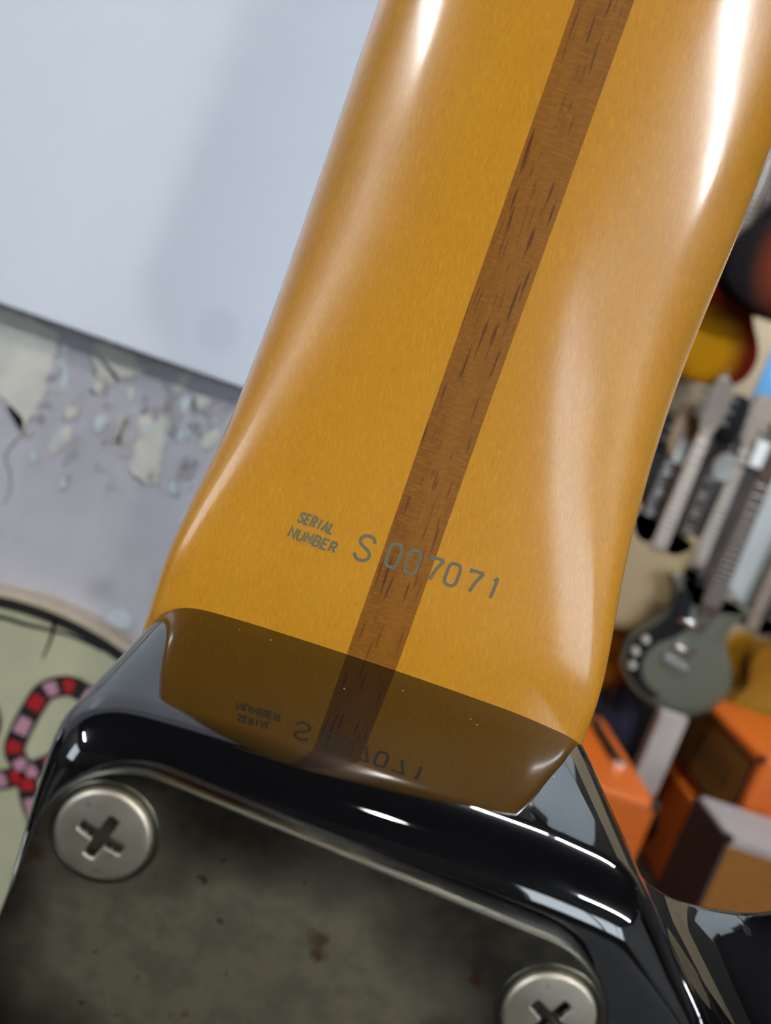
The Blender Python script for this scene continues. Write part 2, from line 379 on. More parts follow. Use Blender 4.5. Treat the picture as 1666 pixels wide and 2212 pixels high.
def arcp(cx_, cy_, r, a0, a1, n): return [Vector((cx_+r*math.cos(math.radians(a0+(a1-a0)*i/n)), cy_+r*math.sin(math.radians(a0+(a1-a0)*i/n)))) for i in range(n+1)]
YE = lambda x: -.0007*x*x
RC = 5.8
cr = arcp(26.0, -6.7, RC, 38, 88, 24)           # corner beside the cutaway
cl = arcp(-22.7, -6.3, RC, 94, 180, 28)         # corner at the far left
top = [Vector((x, YE(x))) for x in [20-2*i for i in range(20)]]
outline = sm + cr + top + cl
# resample evenly and smooth a little, so reflections in the lacquer stay fluid
def resample(P, step):
    out = [P[0].copy()]; acc = 0; n = len(P)
    for i in range(n):
        a, b = P[i], P[(i+1) % n]; L = (b-a).length; d = step-acc
        while d <= L: out.append(a.lerp(b, d/L)); d += step
        acc = (acc+L) % step if L else acc
    return out
P = resample(outline, .9)
for _ in range(6): P = [(P[i-1]+P[i]*2+P[(i+1) % len(P)])/4 for i in range(len(P))]
if area2(P) < 0: P = P[::-1]
NB = len(P); nrm = [Vector((-(P[(k+1) % NB]-P[k-1]).y, (P[(k+1) % NB]-P[k-1]).x)).normalized() for k in range(NB)]
def sstep(t): t = min(max(t, 0), 1); return t*t*(3-2*t)
wgt = [.52+.48*sstep((p.y+11)/8) if abs(p.x) < 40 else .75 for p in P]     # the edge is rounder at the heel end
for _ in range(12): wgt = [(wgt[k-1]+wgt[k]*2+wgt[(k+1) % NB])/4 for k in range(NB)]
drf = [.066*min(max((p.y+14)/13, 0), 1) if abs(p.x) < 40 else 0 for p in P]  # the end face leans back a few degrees
rings = [(-16, 4.5, 0), (-16, 3.2, 0)] + [(-13-3*math.sin(math.radians(a)), 3-3*math.cos(math.radians(a)), 0) for a in (75, 60, 45, 30, 15, 0)]
rings += [(-6, 0, 0), (0, 0, 0), (6, 0, 0), (12, 0, 0), (18, 0, 0), (23.4, 0, 0)]
rings += [(23.6+(ZB-23.6)*math.sin(math.radians(a)), 0, 5.0*(1-math.cos(math.radians(a)))) for a in range(4, 91, 4)] + [(ZB+.002, .6, 5.0)]
v = []; f = []
for h, d, dw in rings:
    for k in range(NB):
        q = P[k]+nrm[k]*(d+dw*wgt[k]); v.append(mm(q.x, q.y-max(h, 0)*drf[k], h))
for r_ in range(len(rings)-1):
    for k in range(NB):
        k2 = (k+1) % NB; f.append((r_*NB+k, r_*NB+k2, (r_+1)*NB+k2, (r_+1)*NB+k))
f.append(tuple(range(NB))[::-1]); f.append(tuple(range((len(rings)-1)*NB, len(rings)*NB)))
body = obj('body', data('body', v, f), black, GT, True)

# neck surface
def hw(Y): return 28.2-.012*max(Y, -6) if Y < 110 else 28.2-1.32-(Y-110)*.0198
def nexp(Y): k = sstep((Y-1)/56); return 1/((1-k)/13+k/2.25)
def zc(Y):
    if Y <= 2: return 0
    if Y < 8: return -.10*(Y-2)**2/12
    if Y < 26: return -.30-.10*(Y-8)
    if Y < 40: return -2.10-.10*(Y-26)+.06*(Y-26)**2/28
    return -3.08-.04*(Y-40) if Y < 95 else -5.28-.004*(Y-95)
HN = 13.5
def hws(X, Y): return hw(Y)+(1.5*(1-sstep((Y-1)/24))+.9*sstep((Y-42)/32) if X > 0 else 1.2*(1-sstep((Y-1)/22)))
def nz(X, Y):
    u = min(abs(X)/hws(X, Y), 1); n = nexp(Y)
    return zc(Y)-HN*(1-max(0, 1-u**n)**(1/n))
XL, XR = -3.55, 2.95
K = 46
Ys = [-7+.9*i for i in range(135)] + [115+8*i for i in range(36)]
cols = []
for k in range(K, -1, -1): cols.append(('L', 1-(1-k/K)**2.6))
for k in range(K+1): cols.append(('R', 1-(1-k/K)**2.6))
def colx(c, Y):
    return XL-(hws(-1, Y)+XL)*c[1] if c[0] == 'L' else XR+(hws(1, Y)-XR)*c[1]
v = []; f = []; nc = len(cols)
for Y in Ys:
    h = hws(-1, Y); h2 = hws(1, Y); zl = nz(-h, Y)
    row = [(-(h-.2), Y, -20), (-h, Y, -19.6), (-h, Y, zl-3)] + [(colx(c, Y), Y, nz(colx(c, Y), Y)) for c in cols] + [(h2, Y, zl-3), (h2, Y, -19.6), (h2-.2, Y, -20)]
    v += [mm(*q) for q in row]
W = nc+6
for i in range(len(Ys)-1):
    for k in range(W-1):
        if k == 3+K: continue                  # the stripe lies here
        f.append((i*W+k, (i+1)*W+k, (i+1)*W+k+1, i*W+k+1)[::-1])
    f.append((i*W+W-1, (i+1)*W+W-1, (i+1)*W, i*W)[::-1])
neck = obj('neck', data('neck', v, f), maple, GT, True)
v = []; f = []; NS = 6
for Y in Ys:
    v += [mm(XL+(XR-XL)*k/NS, Y, nz(XL+(XR-XL)*k/NS, Y)) for k in range(NS+1)]
W = NS+1
for i in range(len(Ys)-1):
    for k in range(W-1): f.append((i*W+k, (i+1)*W+k, (i+1)*W+k+1, i*W+k+1)[::-1])
st = obj('truss_rod_stripe', data('truss_rod_stripe', v, f), walnut, GT, True); st['label'] = 'dark walnut stripe down the back of the neck'
# fretboard and frets on the far side
v = []; f = []
for Y in Ys: h = hw(Y)+.05; v += [mm(-h, Y, -20), mm(h, Y, -20), mm(h-.3, Y, -24.5), mm(0, Y, -25.6), mm(-h+.3, Y, -24.5)]
for i in range(len(Ys)-1):
    for k in range(5): f.append((i*5+k, i*5+(k+1) % 5, (i+1)*5+(k+1) % 5, (i+1)*5+k))
fb = obj('fretboard', data('fretboard', v, f), rosewood, GT)
for k in range(1, 22):
    Y = 400-648*(1-2**(-k/12))
    if Y < 0: break
    h = hw(Y)+.25; obj('fret', boxm(-h*S, h*S, (Y-1.2)*S, (Y+1.2)*S, -26.6*S, -24.2*S, bev=.0003), nickel, fb)
hd = catmull([Vector(p) for p in [(-21, 396), (-21, 410), (-30, 428), (-44, 446), (-40, 470), (-34, 520), (-26, 560), (-6, 584), (16, 586), (26, 568), (20, 552), (22, 520), (21, 460), (21, 410), (21, 396)]], 6)
v, f = slab(hd, [(-27, 0), (-13, 0), (-12.4, .6)], mm); obj('headstock', data('headstock', v, f), maple, GT)
for k in range(6): 
    o = obj('tuning_peg', cylm(mm(-44+k*1.2, 455+k*20, -19), mm(-30+k*1.2, 455+k*20, -19), 4.5*S), nickel, GT)

# lettering printed on the heel: strokes laid onto the neck surface
GL = {
 'S': [[(.92, .78), (.80, .94), (.55, 1), (.28, .95), (.14, .80), (.20, .64), (.45, .53), (.72, .42), (.86, .26), (.76, .08), (.48, 0), (.20, .05), (.06, .22)]],
 '0': [[(.5, 1), (.22, .96), (.08, .80), (.06, .5), (.08, .20), (.22, .04), (.5, 0), (.78, .04), (.92, .20), (.94, .5), (.92, .80), (.78, .96), (.5, 1)]],
 '7': [[(.04, .84), (.06, .98), (.96, .98)], [(.96, .98), (.62, .52), (.40, 0)]],
 '1': [[(.28, .80), (.58, .98)], [(.58, .98), (.5, 0)]],
 'E': [[(.9, 1), (.1, 1), (.1, 0), (.9, 0)], [(.1, .52), (.75, .52)]],
 'R': [[(.1, 0), (.1, 1), (.65, 1), (.88, .86), (.88, .66), (.65, .5), (.1, .5)], [(.55, .5), (.92, 0)]],
 'I': [[(.5, 0), (.5, 1)]], 'A': [[(.02, 0), (.5, 1), (.98, 0)], [(.22, .38), (.78, .38)]], 'L': [[(.12, 1), (.12, 0), (.88, 0)]],
 'N': [[(.08, 0), (.08, 1), (.92, 0), (.92, 1)]], 'U': [[(.08, 1), (.08, .22), (.3, 0), (.7, 0), (.92, .22), (.92, 1)]],
 'M': [[(.04, 0), (.1, 1), (.5, .3), (.9, 1), (.96, 0)]],
 'B': [[(.1, 0), (.1, 1), (.62, 1), (.84, .88), (.84, .66), (.62, .53), (.1, .53)], [(.62, .53), (.92, .42), (.92, .14), (.66, 0), (.1, 0)]],
}
def glyph(ch, cx_, cy_, w_, h_, sw, rot=0, skew=0):
    v = []; f = []
    for li, ln in enumerate(GL[ch]):
        P = [Vector(((x-.5)*w_+skew*(y-.5)*h_, (y-.5)*h_)) for x, y in ln]
        if ch in 'S0': P = catmull(P, 4, ch == '0' and False)
        n = len(P); b0 = len(v); closed = (P[0]-P[-1]).length < 1e-4
        for i in range(n):
            a = P[i-1] if i else (P[-2] if closed else P[0]); b = P[i+1] if i < n-1 else (P[1] if closed else P[-1])
            d1 = (P[i]-a).normalized() if (P[i]-a).length else (b-P[i]).normalized(); d2 = (b-P[i]).normalized() if (b-P[i]).length else d1
            d = (d1+d2).normalized(); q = Vector((-d.y, d.x)); k = 1/max(.5, q.dot(Vector((-d1.y, d1.x))))
            for s in (-1, 1):
                p = P[i]+q*s*sw/2*k; X = cx_+p.x*math.cos(rot)-p.y*math.sin(rot); Y = cy_+p.x*math.sin(rot)+p.y*math.cos(rot)
                v.append(mm(X, Y, nz(X, Y)+.02+.004*li))
        for i in range(n-1): f.append((b0+2*i, b0+2*i+2, b0+2*i+3, b0+2*i+1))
    me = data('glyph', v, f); bmx = bmesh.new(); bmx.from_mesh(me); bmesh.ops.recalc_face_normals(bmx, faces=bmx.faces); 
    for fc in bmx.faces:
        if fc.normal.z < 0: fc.normal_flip()
    bmx.to_mesh(me); bmx.free()
    return obj('printed_character', me, ink, neck)
for ch, x_, y_, w_, h_ in (('S', -5.75, 13.45, 2.35, 3.2), ('0', -2.05, 13.75, 1.7, 3.0), ('0', .45, 13.75, 1.7, 3.0), ('7', 3.3, 13.8, 1.7, 2.8), ('0', 5.65, 13.85, 1.75, 2.8), ('7', 8.5, 13.9, 1.75, 2.7), ('1', 11.1, 13.95, 1.2, 2.7)):
    glyph(ch, x_, y_, w_, h_, .42, .02, .03)
for txt, x0, x1, y_ in (('SERIAL', -14.75, -10.05, 14.45), ('NUMBER', -15.35, -9.0, 12.35)):
    n = len(txt)
    for k, ch in enumerate(txt):
        q = (k+.5)/n; glyph(ch, x0+(x1-x0)*q, y_+.15*(.5-q)+.0, (x1-x0)/n*.80, 1.25, .29, -.02, .12)

# neck plate on a black gasket, with four cross-head screws
TH = math.radians(-4.6); PX, PY = 1.3, -12.75
def pl(x, y, z):
    return mm(PX+x*math.cos(TH)-y*math.sin(TH), PY+x*math.sin(TH)+y*math.cos(TH), z)
PR = rrect(0, -28.2, 27.2, 34.95, 8.8, 14)
v, f = slab(rrect(0, -28.2, 27.0, 34.8, 8.8, 14), [(ZB-.1, 0), (ZB+.75, 0), (ZB+.9, .15)], pl); obj('gasket', data('gasket', v, f), gasket_m, GT)
ZP = ZB+2.3
v, f = slab(PR, [(ZB+.9, 0), (ZP-.35, 0)] + [(ZP-.35+.35*math.sin(math.radians(a)), .35*(1-math.cos(math.radians(a)))) for a in range(15, 91, 15)] + [(ZP, .7)], pl)
plate = obj('neck_plate', data('neck_plate', v, f), plate_m, GT, True); plate['label'] = 'tarnished chrome neck plate'
plate.data.materials.append(rim_m)
for p in plate.data.polygons:
    if len(p.vertices) == 4 and p.index // len(PR) in range(1, 7): p.material_index = 1
def screw_head():
    R = 4.2; N = 62; idx = {}; v = []; f = []
    def depth(x, y):
        rr_ = math.sqrt(x*x+y*y); dome = .35*(1-(rr_/R)**2)-.25*max(0, (rr_-R+.35)/.35)**2
        def arm(a, b):
            wv = .62-.05*abs(a); return max(0, min(1, (wv-abs(b))/.12))*max(0, min(1, (2.2-abs(a))/.25))*(3.0-.75*abs(a))
        d = max(arm(x, y), arm(y, x)); return dome-d
    rr = [R*(i/N) for i in range(1, N+1)]; A = 140
    v.append((0, 0, depth(0, 0)))
    for r in rr:
        for k in range(A):
            a = 2*PI*k/A; v.append((r*math.cos(a), r*math.sin(a), depth(r*math.cos(a), r*math.sin(a))))
    for k in range(A): f.append((0, 1+k, 1+(k+1) % A))
    for i in range(N-1):
        for k in range(A): f.append((1+i*A+k, 1+(i+1)*A+k, 1+(i+1)*A+(k+1) % A, 1+i*A+(k+1) % A))
    b = len(v)
    for rz in ((R+.05, -.5), (R-.3, -1.1)):
        for k in range(A): a = 2*PI*k/A; v.append((rz[0]*math.cos(a), rz[0]*math.sin(a), rz[1]))
    l = 1+(N-1)*A
    for k in range(A):
        j = (k+1) % A; f.append((l+k, b+k, b+j, l+j)); f.append((b+k, b+A+k, b+A+j, b+j))
    return [(x*S, y*S, z*S) for x, y, z in v], f
sv, sf = screw_head(); sme = data('screw', sv, sf); sme.polygons.foreach_set('use_smooth', [True]*len(sme.polygons)); sme.materials.append(screw_m); sme.materials.append(mat('slot_shade', (.008, .006, .005), .95))
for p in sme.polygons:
    if p.center.z < -.00005 and math.hypot(p.center.x, p.center.y) < .003: p.material_index = 1  # slot recess coloured near-black, standing in for the shade inside it
rv, rf = lathe([(4.35, -.5), (4.4, -.05), (4.5, .10), (4.65, .12), (4.85, .0), (4.9, -.1)], 96)
rf = [q for q in rf if len(q) == 4]
rme = data('screw_seat', [(x*S, y*S, z*S) for x, y, z in rv], rf); rme.polygons.foreach_set('use_smooth', [True]*len(rme.polygons)); rme.materials.append(rim_m)
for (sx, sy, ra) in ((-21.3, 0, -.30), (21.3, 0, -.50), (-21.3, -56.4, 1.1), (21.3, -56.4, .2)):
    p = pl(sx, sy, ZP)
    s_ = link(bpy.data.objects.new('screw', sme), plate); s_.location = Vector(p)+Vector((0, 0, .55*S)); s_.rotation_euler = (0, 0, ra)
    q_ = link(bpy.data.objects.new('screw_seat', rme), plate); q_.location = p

# a few specks of dust on the gloss end face
for (x, y, z) in ((12.6, -.55, 6.3), (13.3, -.62, 7.2), (-17, -.35, 3), (-13, -.3, 3.1), (-3, -.66, 9.5), (4, -.36, 5), (22, -1.25, 13)):
    obj('dust_speck', boxm((x-.07)*S, (x+.07)*S, (y+.02)*S, (y+.06)*S, (z-.04)*S, (z+.04)*S), dust_m, body)


# ------------------------------------------------------------------ background: guitars on the shop wall
def paint(name, col, rough=.18): return mat(name, col, max(rough, .4), coat=.1, coat_r=.15)
def burst(name, mid, edge, r0, r1, zc_=0):
    m = mat(name, mid, .55); m.node_tree.nodes['Principled BSDF'].inputs['Specular IOR Level'].default_value = .02; t = NT(m)
    cc = t.n('ShaderNodeTexCoord'); mp = t.n('ShaderNodeMapping'); mp.inputs['Scale'].default_value = (1, 0, .8); mp.inputs['Location'].default_value = (0, 0, -zc_)
    t.L(cc.outputs['Object'], mp.inputs['Vector']); l = t.n('ShaderNodeVectorMath', operation='LENGTH'); t.L(mp.outputs[0], l.inputs[0])
    r = t.n('ShaderNodeMapRange'); t.L(l.outputs['Value'], r.inputs[0]); r.inputs[1].default_value = r0; r.inputs[2].default_value = r1
    t.set(Base_Color=t.mix(r.outputs[0], mid, edge)); return m
chrome = mat('chrome', (.75, .75, .75), .15, metal=1)
dark_neck = mottled('dark_fretboard', (.040, .031, .026), (.062, .048, .040), 50, .7)
brown_neck = mottled('brown_fretboard', (.060, .036, .024), (.085, .052, .036), 50, .8)
pale_maple = mottled('pale_maple', (.34, .28, .22), (.28, .22, .17), 30, .45)
tan_wood = mottled('tan_headstock', (.36, .20, .065), (.30, .16, .05), 25, .35)
white_tag_m = mat('white_card', (.70, .75, .74), .6)
inlay_m = mat('pearl_inlay', (.30, .30, .28), .4)
peg_m = mat('dull_peg_metal', (.22, .22, .21), .5, metal=.7)
blackp = mat('black_plastic', (.006, .006, .007), .6); blackp.node_tree.nodes['Principled BSDF'].inputs['Specular IOR Level'].default_value = .2
OUT = {
 'single': [(-.02, .20), (-.07, .205), (-.112, .18), (-.125, .13), (-.105, .07), (-.11, .02), (-.15, -.04), (-.168, -.10), (-.15, -.165), (-.09, -.205), (0, -.215), (.09, -.205), (.15, -.165), (.168, -.10), (.15, -.04), (.108, .02), (.10, .06), (.118, .10), (.105, .122), (.07, .115), (.045, .13), (.03, .18)],
 'hollow': [(0, .25), (-.08, .245), (-.13, .20), (-.14, .14), (-.12, .08), (-.125, .03), (-.175, -.05), (-.205, -.13), (-.185, -.205), (-.11, -.245), (0, -.255), (.11, -.245), (.185, -.205), (.205, -.13), (.175, -.05), (.125, .03), (.12, .08), (.14, .14), (.13, .20), (.08, .245)],
 'strat': [(-.03, .15), (-.05, .13), (-.075, .15), (-.105, .215), (-.13, .21), (-.145, .15), (-.14, .07), (-.125, .0), (-.145, -.07), (-.165, -.13), (-.145, -.185), (-.08, -.21), (.01, -.21), (.10, -.20), (.152, -.16), (.155, -.10), (.125, -.02), (.12, .05), (.14, .12), (.125, .165), (.10, .17), (.07, .13), (.045, .12), (.03, .15)],
}
def hung(name, label, x, y, z, shape, bodym, neckm, headm, thick=.045, nl=.46, nb=.17, hl=.17, nw=.052, group=None, guard=None, pick=(), knobs=(), inl=0, tuners='both', fr=20, bridge=None, dome=.006):
    """facing -y, body centre at z"""
    r = thing(name, label, 'guitar', (x, y, z), group=group)
    P = catmull([Vector(p) for p in (OUT[shape] if isinstance(shape, str) else shape)], 6)
    v, f = slab(P, [(-thick, .004), (-thick+.004, 0), (-.004, 0), (0, .004), (dome, .03)], lambda a, b, h: (a, -h, b))
    obj('body', data('body', v, f), bodym, r)
    F = -dome-.001
    z0, z1 = nb, nb+nl
    me = data('neck', [(-nw/2*1.06, F, z0), (nw/2*1.06, F, z0), (nw/2*1.06, F+.02, z0), (-nw/2*1.06, F+.02, z0), (-nw/2*.8, F, z1), (nw/2*.8, F, z1), (nw/2*.8, F+.02, z1), (-nw/2*.8, F+.02, z1)],
              [(0, 1, 2, 3), (7, 6, 5, 4), (0, 4, 5, 1), (1, 5, 6, 2), (2, 6, 7, 3), (3, 7, 4, 0)])
    obj('neck', me, pale_maple if neckm is not pale_maple else tan_wood, r)
    me = data('fretboard', [(-nw/2, F-.008, z0-.05), (nw/2, F-.008, z0-.05), (nw/2, F, z0-.05), (-nw/2, F, z0-.05), (-nw/2*.76, F-.008, z1), (nw/2*.76, F-.008, z1), (nw/2*.76, F, z1), (-nw/2*.76, F, z1)],
              [(0, 1, 2, 3), (7, 6, 5, 4), (0, 4, 5, 1), (1, 5, 6, 2), (2, 6, 7, 3), (3, 7, 4, 0)])
    fbo = obj('fretboard', me, neckm, r)
    bm = bmesh.new()
    for k in range(1, fr+1):
        zz = z1-.648*(1-2**(-k/12))
        if zz < z0-.05: break
        hwid = nw/2*(.76+.24*(z1-zz)/(z1-z0+.05)); box(bm, -hwid, hwid, F-.0095, F-.0075, zz-.0012, zz+.0012)
    fo = obj('fret_wires', bm, nickel, fbo); fo['kind'] = 'stuff'
    for k in range(inl):
        zz = z1-.06-(z1-z0-.02)*k/max(inl, 1); obj('inlay', boxm(-.012, .012, F-.0088, F-.0075, zz-.011, zz+.011), inlay_m, fbo)
    hp = [Vector(p) for p in ([(-nw*.4, z1), (nw*.4, z1), (nw*.72, z1+.05), (nw*.78, z1+hl*.7), (nw*.5, z1+hl), (-nw*.5, z1+hl), (-nw*.78, z1+hl*.7), (-nw*.72, z1+.05)])]
    v, f = slab(catmull(hp, 3), [(0, 0), (.014, 0), (.016, .002)], lambda a, b, h: (a, F+.012-h, b)); obj('headstock', data('headstock', v, f), headm, r)
    for s in (-1, 1):
        for k in range(3):
            zz = z1+.045+k*.038; obj('tuning_peg', cylm((s*nw*.74, F+.008, zz), (s*nw*1.15, F+.008, zz), .007, .009, 10), peg_m, r)
    if guard:
        v, f = slab(catmull([Vector(p) for p in guard], 5), [(0, 0), (.0025, 0), (.003, .001)], lambda a, b, h: (a, F+.001-h, b)); obj('pickguard', data('pickguard', v, f), blackp, r)
    for (px, pz, w_, h_, a_) in pick:
        bm = bmesh.new(); cyl(bm, (-w_/2, 0, 0), (w_/2, 0, 0), h_/2, n=16); o = obj('pickup', bm, chrome, r, True); o.location = (px, F-.004, pz); o.rotation_euler = (0, a_, 0)
    for (px, pz) in knobs: obj('knob', cylm((px, F-.001, pz), (px, F-.02, pz), .013, .011, 18), mat('cream_knob', (.62, .60, .52), .4) if 'cream_knob' not in bpy.data.materials else bpy.data.materials['cream_knob'], r)
    if bridge:
        px, pz, w_, h_, a_ = bridge; o = obj('bridge', boxm(-w_/2, w_/2, -.012, 0, -h_/2, h_/2, bev=.003), chrome, r); o.location = (px, F, pz); o.rotation_euler = (0, a_, 0)
    return r
GRP = None
grey_out = [(-.153, .232), (-.118, .175), (-.112, .115), (-.155, .045), (-.196, -.018), (-.205, -.072), (-.190, -.120), (-.133, -.172), (-.069, -.200), (-.008, -.213), (.053, -.212), (.113, -.188), (.160, -.139), (.178, -.074), (.160, -.009), (.123, .044), (.100, .085), (.100, .127), (.123, .167), (.140, .200), (.108, .214), (.055, .200), (.022, .190), (-.045, .190), (-.070, .200), (-.100, .236)]
grey_guard = [(-.112, .190), (-.088, .200), (-.063, .172), (-.046, .108), (-.044, .074), (-.068, .039), (-.113, .001), (-.132, -.037), (-.132, -.081), (-.116, -.12), (-.077, -.151), (-.037, -.164), (-.077, -.178), (-.145, -.142), (-.183, -.1), (-.193, -.035), (-.180, .011), (-.119, .095), (-.118, .144)]
HB = 'guitars hung on the back wall'
def hanger(x, y, z, who):
    r = thing('wall_hanger', 'black metal wall hanger holding the '+who, 'hanger', (x, RY1, z), group='guitar hangers on the back wall')
    obj('base_plate', boxm(-.03, .03, -.012, 0, -.04, .04, bev=.003), rail_m, r)
    obj('rod', cylm((0, -.01, 0), (0, y-RY1, 0), .006, n=10), rail_m, r)
    for sg in (-1, 1): obj('prong', cylm((0, y-RY1, 0), (sg*.035, y-RY1-.02, .012), .005, n=8), rail_m, r)
rail_m = mat('rail_metal', (.03, .032, .032), .4, metal=.6)
def wallg(ratio, y, z, *a, nb=.17, nl=.46, **k):
    x = ratio*(y+.094); n_ = hung(a[0], a[1], x, y, z, *a[2:], nb=nb, nl=nl, **k); hanger(x, y+.03, z+nb+nl+.012, ' '.join(a[1].split(' guitar')[0].split()[:5])+' guitar'+(' '+' '.join(a[1].split(',')[0].split()[2:]) if a[1].startswith('black') else '')); return n_
wallg(.4775, 2.40, .78, 'electric_guitar', 'grey green double cutaway guitar with black curved pickguard, hung above the orange amplifiers', grey_out, paint('grey_green_paint', (.115, .118, .085), .25), brown_neck, brown_neck, nl=.44, nb=.19, nw=.062,
     guard=grey_guard, pick=((-.035, .103, .10, .020, -.02), (-.028, .010, .08, .019, .0)), knobs=((-.159, .003), (-.175, -.044), (-.168, -.092)), bridge=(-.036, -.036, .092, .024, .22))
wallg(.348, 2.52, 1.845, 'electric_guitar', 'yellow and red sunburst solid guitar hung high behind the dark one', 'single', burst('yellow_burst', (.66, .30, .005), (.15, .012, .004), .055, .125, -.09), dark_neck, blackp)
wallg(.415, 2.28, 2.10, 'archtop_guitar', 'very dark sunburst hollow guitar at the top right, nearest the neck edge', 'hollow', burst('dark_burst', (.12, .024, .006), (.006, .005, .006), .05, .15, -.08), dark_neck, blackp, thick=.085, dome=.004, nl=.40, nb=.22)
wallg(.333, 2.72, 1.915, 'archtop_guitar', 'brown hollow guitar mostly hidden behind the yellow and red sunburst one', 'hollow', burst('brown_burst', (.26, .11, .02), (.07, .02, .008), .10, .19, -.08), dark_neck, tan_wood, thick=.085, nl=.40, nb=.22)
wallg(.384, 2.50, .975, 'electric_guitar', 'cream bodied guitar half hidden left of the grey green one', 'strat', paint('cream_lacquer', (.36, .27, .14)), pale_maple, pale_maple, nb=.15, nl=.36)
wallg(.411, 2.62, .87, 'electric_guitar', 'black guitar with block inlays in its neck, behind the cream one', 'strat', paint('black_lacquer', (.006, .006, .007)), dark_neck, blackp, nb=.14, inl=7)
wallg(.440, 2.69, .85, 'electric_guitar', 'dark red guitar with pale maple neck, left of the grey green guitar', 'single', paint('dark_red_lacquer', (.10, .004, .006)), pale_maple, pale_maple, nl=.48, nb=.18)
wallg(.358, 2.565, .73, 'electric_guitar', 'amber guitar with tan headstock, beside the near neck edge', 'single', burst('amber_burst', (.36, .15, .008), (.13, .016, .005), .07, .15, -.06), dark_neck, tan_wood, nb=.19, inl=6)
wallg(.540, 2.925, .755, 'electric_guitar', 'amber and white guitar showing just right of the grey green body', 'strat', burst('amber_white', (.36, .18, .010), (.42, .37, .30), .07, .12, -.02), pale_maple, pale_maple, nl=.48, nb=.15)
wallg(.622, 2.86, .71, 'electric_guitar', 'black guitar at the right edge, in front of the pale column', 'single', paint('black_gloss', (.010, .009, .010)), dark_neck, blackp, nb=.19)
wallg(.612, 2.73, .60, 'acoustic_guitar', 'amber acoustic guitar behind the orange amplifier with woven grille', 'hollow', burst('amber_top', (.36, .19, .025), (.24, .11, .012), .08, .2, -.05), dark_neck, tan_wood, thick=.09, nl=.42, nb=.22)
# tags on the instruments
for i, (rt, y, z, w_, h_, lab, rnd) in enumerate((
    (.367, 2.543, 1.400, .045, .085, 'white card tag tied below the tan headstock', 0), (.4245, 2.603, 1.400, .074, .098, 'large round white tag hanging by the fingerboards', 1),
    (.4610, 2.383, 1.465, .040, .085, 'narrow white tag on the neck of the grey green guitar', 0), (.3825, 2.511, 1.645, .052, .058, 'small round white tag under the yellow and red sunburst guitar', 1))):
    r = thing('price_tag', lab, 'tag', (rt*(y+.094), y, z), group='price tags on the hanging guitars')
    P = [Vector((w_*.5*math.cos(a), h_*.5*math.sin(a))) for a in [2*PI*k/36 for k in range(36)]] if rnd else rrect(0, 0, w_/2, h_/2, .006, 5)
    v, f = slab(P, [(0, 0), (.0012, 0)], lambda a, b, h: (a, -h, b)); obj('card', data('card', v, f), white_tag_m, r)
    obj('string', cylm((0, -.0006, h_/2-.004), (0, .004, h_/2+.03), .0008, n=6), white_tag_m, r)
struct(obj('trim_1', boxm(1.49, 1.66, RY1-.02, RY1, 0, RZ, bev=.004), mottled('pale_column_paint', (.52, .58, .58), (.46, .52, .53), 5, .6)))
tag(obj('blue_poster', boxm(1.30, 1.38, RY1-.036, RY1-.03, 1.66, 1.92), mat('poster_blue', (.08, .30, .62), .5)), 'narrow blue poster on the wall beside the brown hollow guitar', 'poster')

# ------------------------------------------------------------------ amplifiers and boxes
def vinyl(name, a, b): 
    m = mottled(name, a, b, 50, .45); return m
orange = vinyl('orange_vinyl', (.72, .155, .012), (.66, .135, .010))
grille = mat('woven_grille', (.30, .13, .012), .8); t = NT(grille)
t.set(Base_Color=t.mix(t.ramp(t.noise(t.co((300, 300, 300)), 1, 2), [(.4, 0), (.6, 1)]), (.33, .14, .012), (.22, .09, .010)))
brown_cl = mottled('dark_brown_cloth', (.030, .016, .012), (.045, .024, .018), 80, .7)
grey_top = mottled('grey_vinyl', (.42, .38, .38), (.36, .33, .33), 40, .5)
amberf = mottled('amber_front_cloth', (.34, .13, .010), (.26, .10, .009), 60, .7)
corner_m = mat('black_corner', (.015, .015, .016), .35)
def amp(name, label, x0, x1, y0, y1, z0, z1, shell, face, fm, extras=None, bev=.016):
    r = thing(name, label, 'amplifier', ((x0+x1)/2, (y0+y1)/2, z0))
    hx, hy, h = (x1-x0)/2, (y1-y0)/2, z1-z0
    obj('cabinet', boxm(-hx, hx, -hy, hy, 0, h, bev=bev, seg=3), shell, r)
    if face == 'left':
        g = obj('grille', boxm(-hx-.004, -hx+.004, -hy+.03, hy-.03, .035, h-.035, bev=.002), fm, r)
        for a, b in ((-hy+.026, -hy+.032), (hy-.032, hy-.026)): obj('piping', boxm(-hx-.006, -hx+.002, a, b, .03, h-.03), corner_m, r)
        for a, b in ((.029, .036), (h-.036, h-.029)): obj('piping', boxm(-hx-.006, -hx+.002, -hy+.026, hy-.026, a, b), corner_m, r)
    if face == 'front':
        g = obj('grille', boxm(-hx+.03, hx-.03, -hy-.004, -hy+.004, .035, h-.035, bev=.002), fm, r)
    for sx in (-1, 1):
        for sy in (-1, 1):
            obj('corner_guard', boxm(sx*hx-.014*(1 if sx > 0 else 0)+(-.002 if sx < 0 else -.010), sx*hx+(.012 if sx < 0 else .002), sy*hy+(-.002 if sy < 0 else -.022), sy*hy+(.022 if sy < 0 else .002), h-.02, h+.002, bev=.003), corner_m, r)
    return r
a1 = amp('guitar_amplifier', 'low orange amplifier with black strap handle on top, nearest the guitar body', .52, 1.05, 1.91, 2.50, 0, .45, orange, None, None)
o = obj('handle', boxm(-.016, .016, -.13, .13, 0, .014, bev=.005), corner_m, a1); o.location = (.195, .04, .452)
for sg in (-1, 1): obj('handle_end', boxm(.175, .215, .04+sg*.14-.02, .04+sg*.14+.02, .448, .466, bev=.004), chrome, a1)
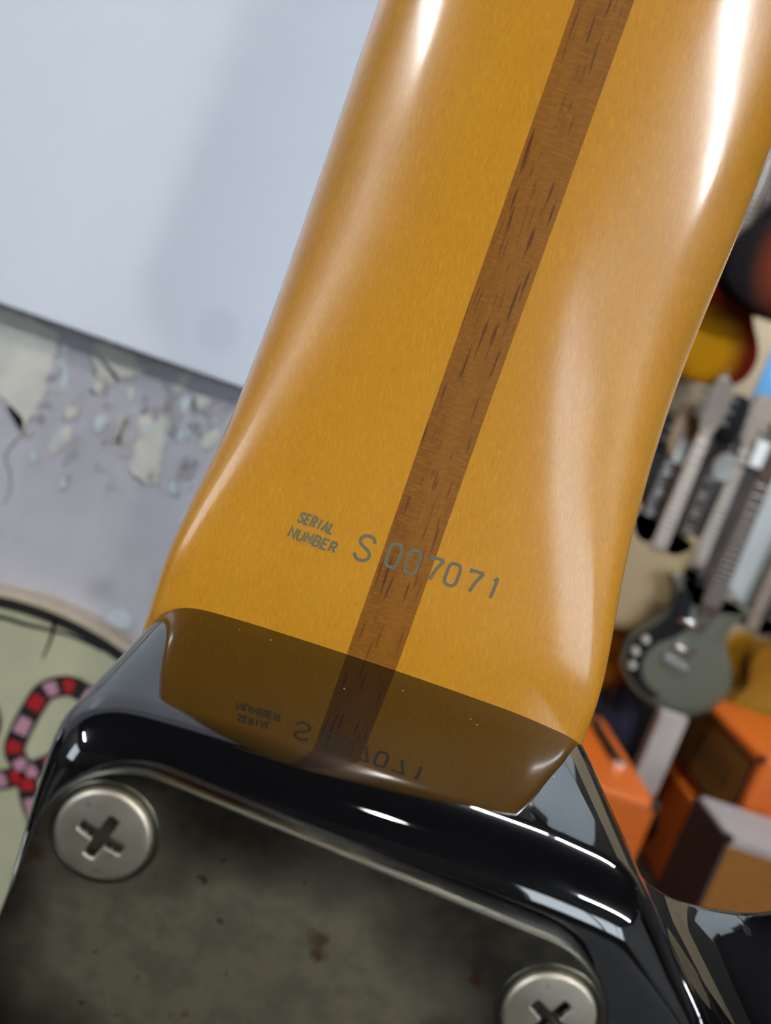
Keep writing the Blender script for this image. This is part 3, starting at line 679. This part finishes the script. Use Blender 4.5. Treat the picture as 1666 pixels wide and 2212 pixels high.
a4 = amp('speaker_cabinet', 'orange speaker cabinet with black diamond badge standing on the floor', 1.375, 1.80, 2.12, 2.72, 0, .325, orange, None, None)
v, f = slab([Vector(p) for p in ((0, -.055), (.030, 0), (0, .055), (-.030, 0))], [(0, 0), (.006, 0), (.008, .003)], lambda a, b, h: (-.2125-h, a, b))
o = obj('diamond_badge', data('diamond_badge', v, f), corner_m, a4); o.location = (0, .085, .12)
a2 = amp('guitar_amplifier', 'orange amplifier with amber woven grille, stacked on the cabinet with the badge', 1.40, 1.80, 2.13, 2.66, .329, .607, orange, 'left', grille)
# faint dark block lettering strokes on the grille
for k, yy in enumerate((-.13, -.075, -.02, .035, .09)):
    obj('grille_letter', boxm(-.2055, -.2035, yy-.010, yy+.010, .10, .18), mat('letter_brown', (.09, .05, .012), .7) if k == 0 else bpy.data.materials['letter_brown'], a2)
a3 = amp('guitar_amplifier', 'dark brown amplifier with grey top and amber front, right of the badge cabinet', 1.235, 1.66, 1.86, 2.09, 0, .45, grey_top, None, None, bev=.006)
obj('side_panel', boxm(-.2165, -.2105, -.113, .113, .004, .440), brown_cl, a3)
obj('front_panel', boxm(-.209, .209, -.119, -.113, .004, .425), amberf, a3)
obj('top_handle', boxm(.02, .16, -.02, .02, .45, .462, bev=.004), corner_m, a3)
# white post, navy bag
ps = thing('display_post', 'pale wooden post standing below the grey green guitar', 'post', (1.174, 2.30, 0))
obj('shaft', boxm(-.045, .045, -.02, .02, .012, .60, bev=.003), mottled('whitewashed_wood', (.52, .48, .45), (.45, .41, .38), 14, .7), ps)
obj('foot', boxm(-.10, .10, -.06, .06, 0, .015, bev=.003), bpy.data.materials['whitewashed_wood'], ps)
bg_ = thing('gig_bag', 'navy blue padded guitar bag leaning behind the low orange amplifier', 'bag', (1.09, 2.66, 0))
v, f = slab(catmull([Vector(p) for p in ((-.17, .0), (-.19, .2), (-.18, .42), (-.12, .55), (0, .605), (.10, .57), (.13, .45), (.16, .2), (.14, 0))], 5), [(0, .02), (.02, 0), (.055, 0), (.07, .03)], lambda a, b, h: (a, .025-h, b))
obj('bag_body', data('bag_body', v, f), mottled('navy_nylon', (.012, .016, .040), (.020, .026, .06), 30, .6), bg_)
obj('zip', boxm(-.005, .005, -.049, -.044, .05, .55), chrome, bg_)
obj('pocket', boxm(-.10, .07, -.070, -.040, .08, .36, bev=.012), bpy.data.materials['navy_nylon'], bg_)
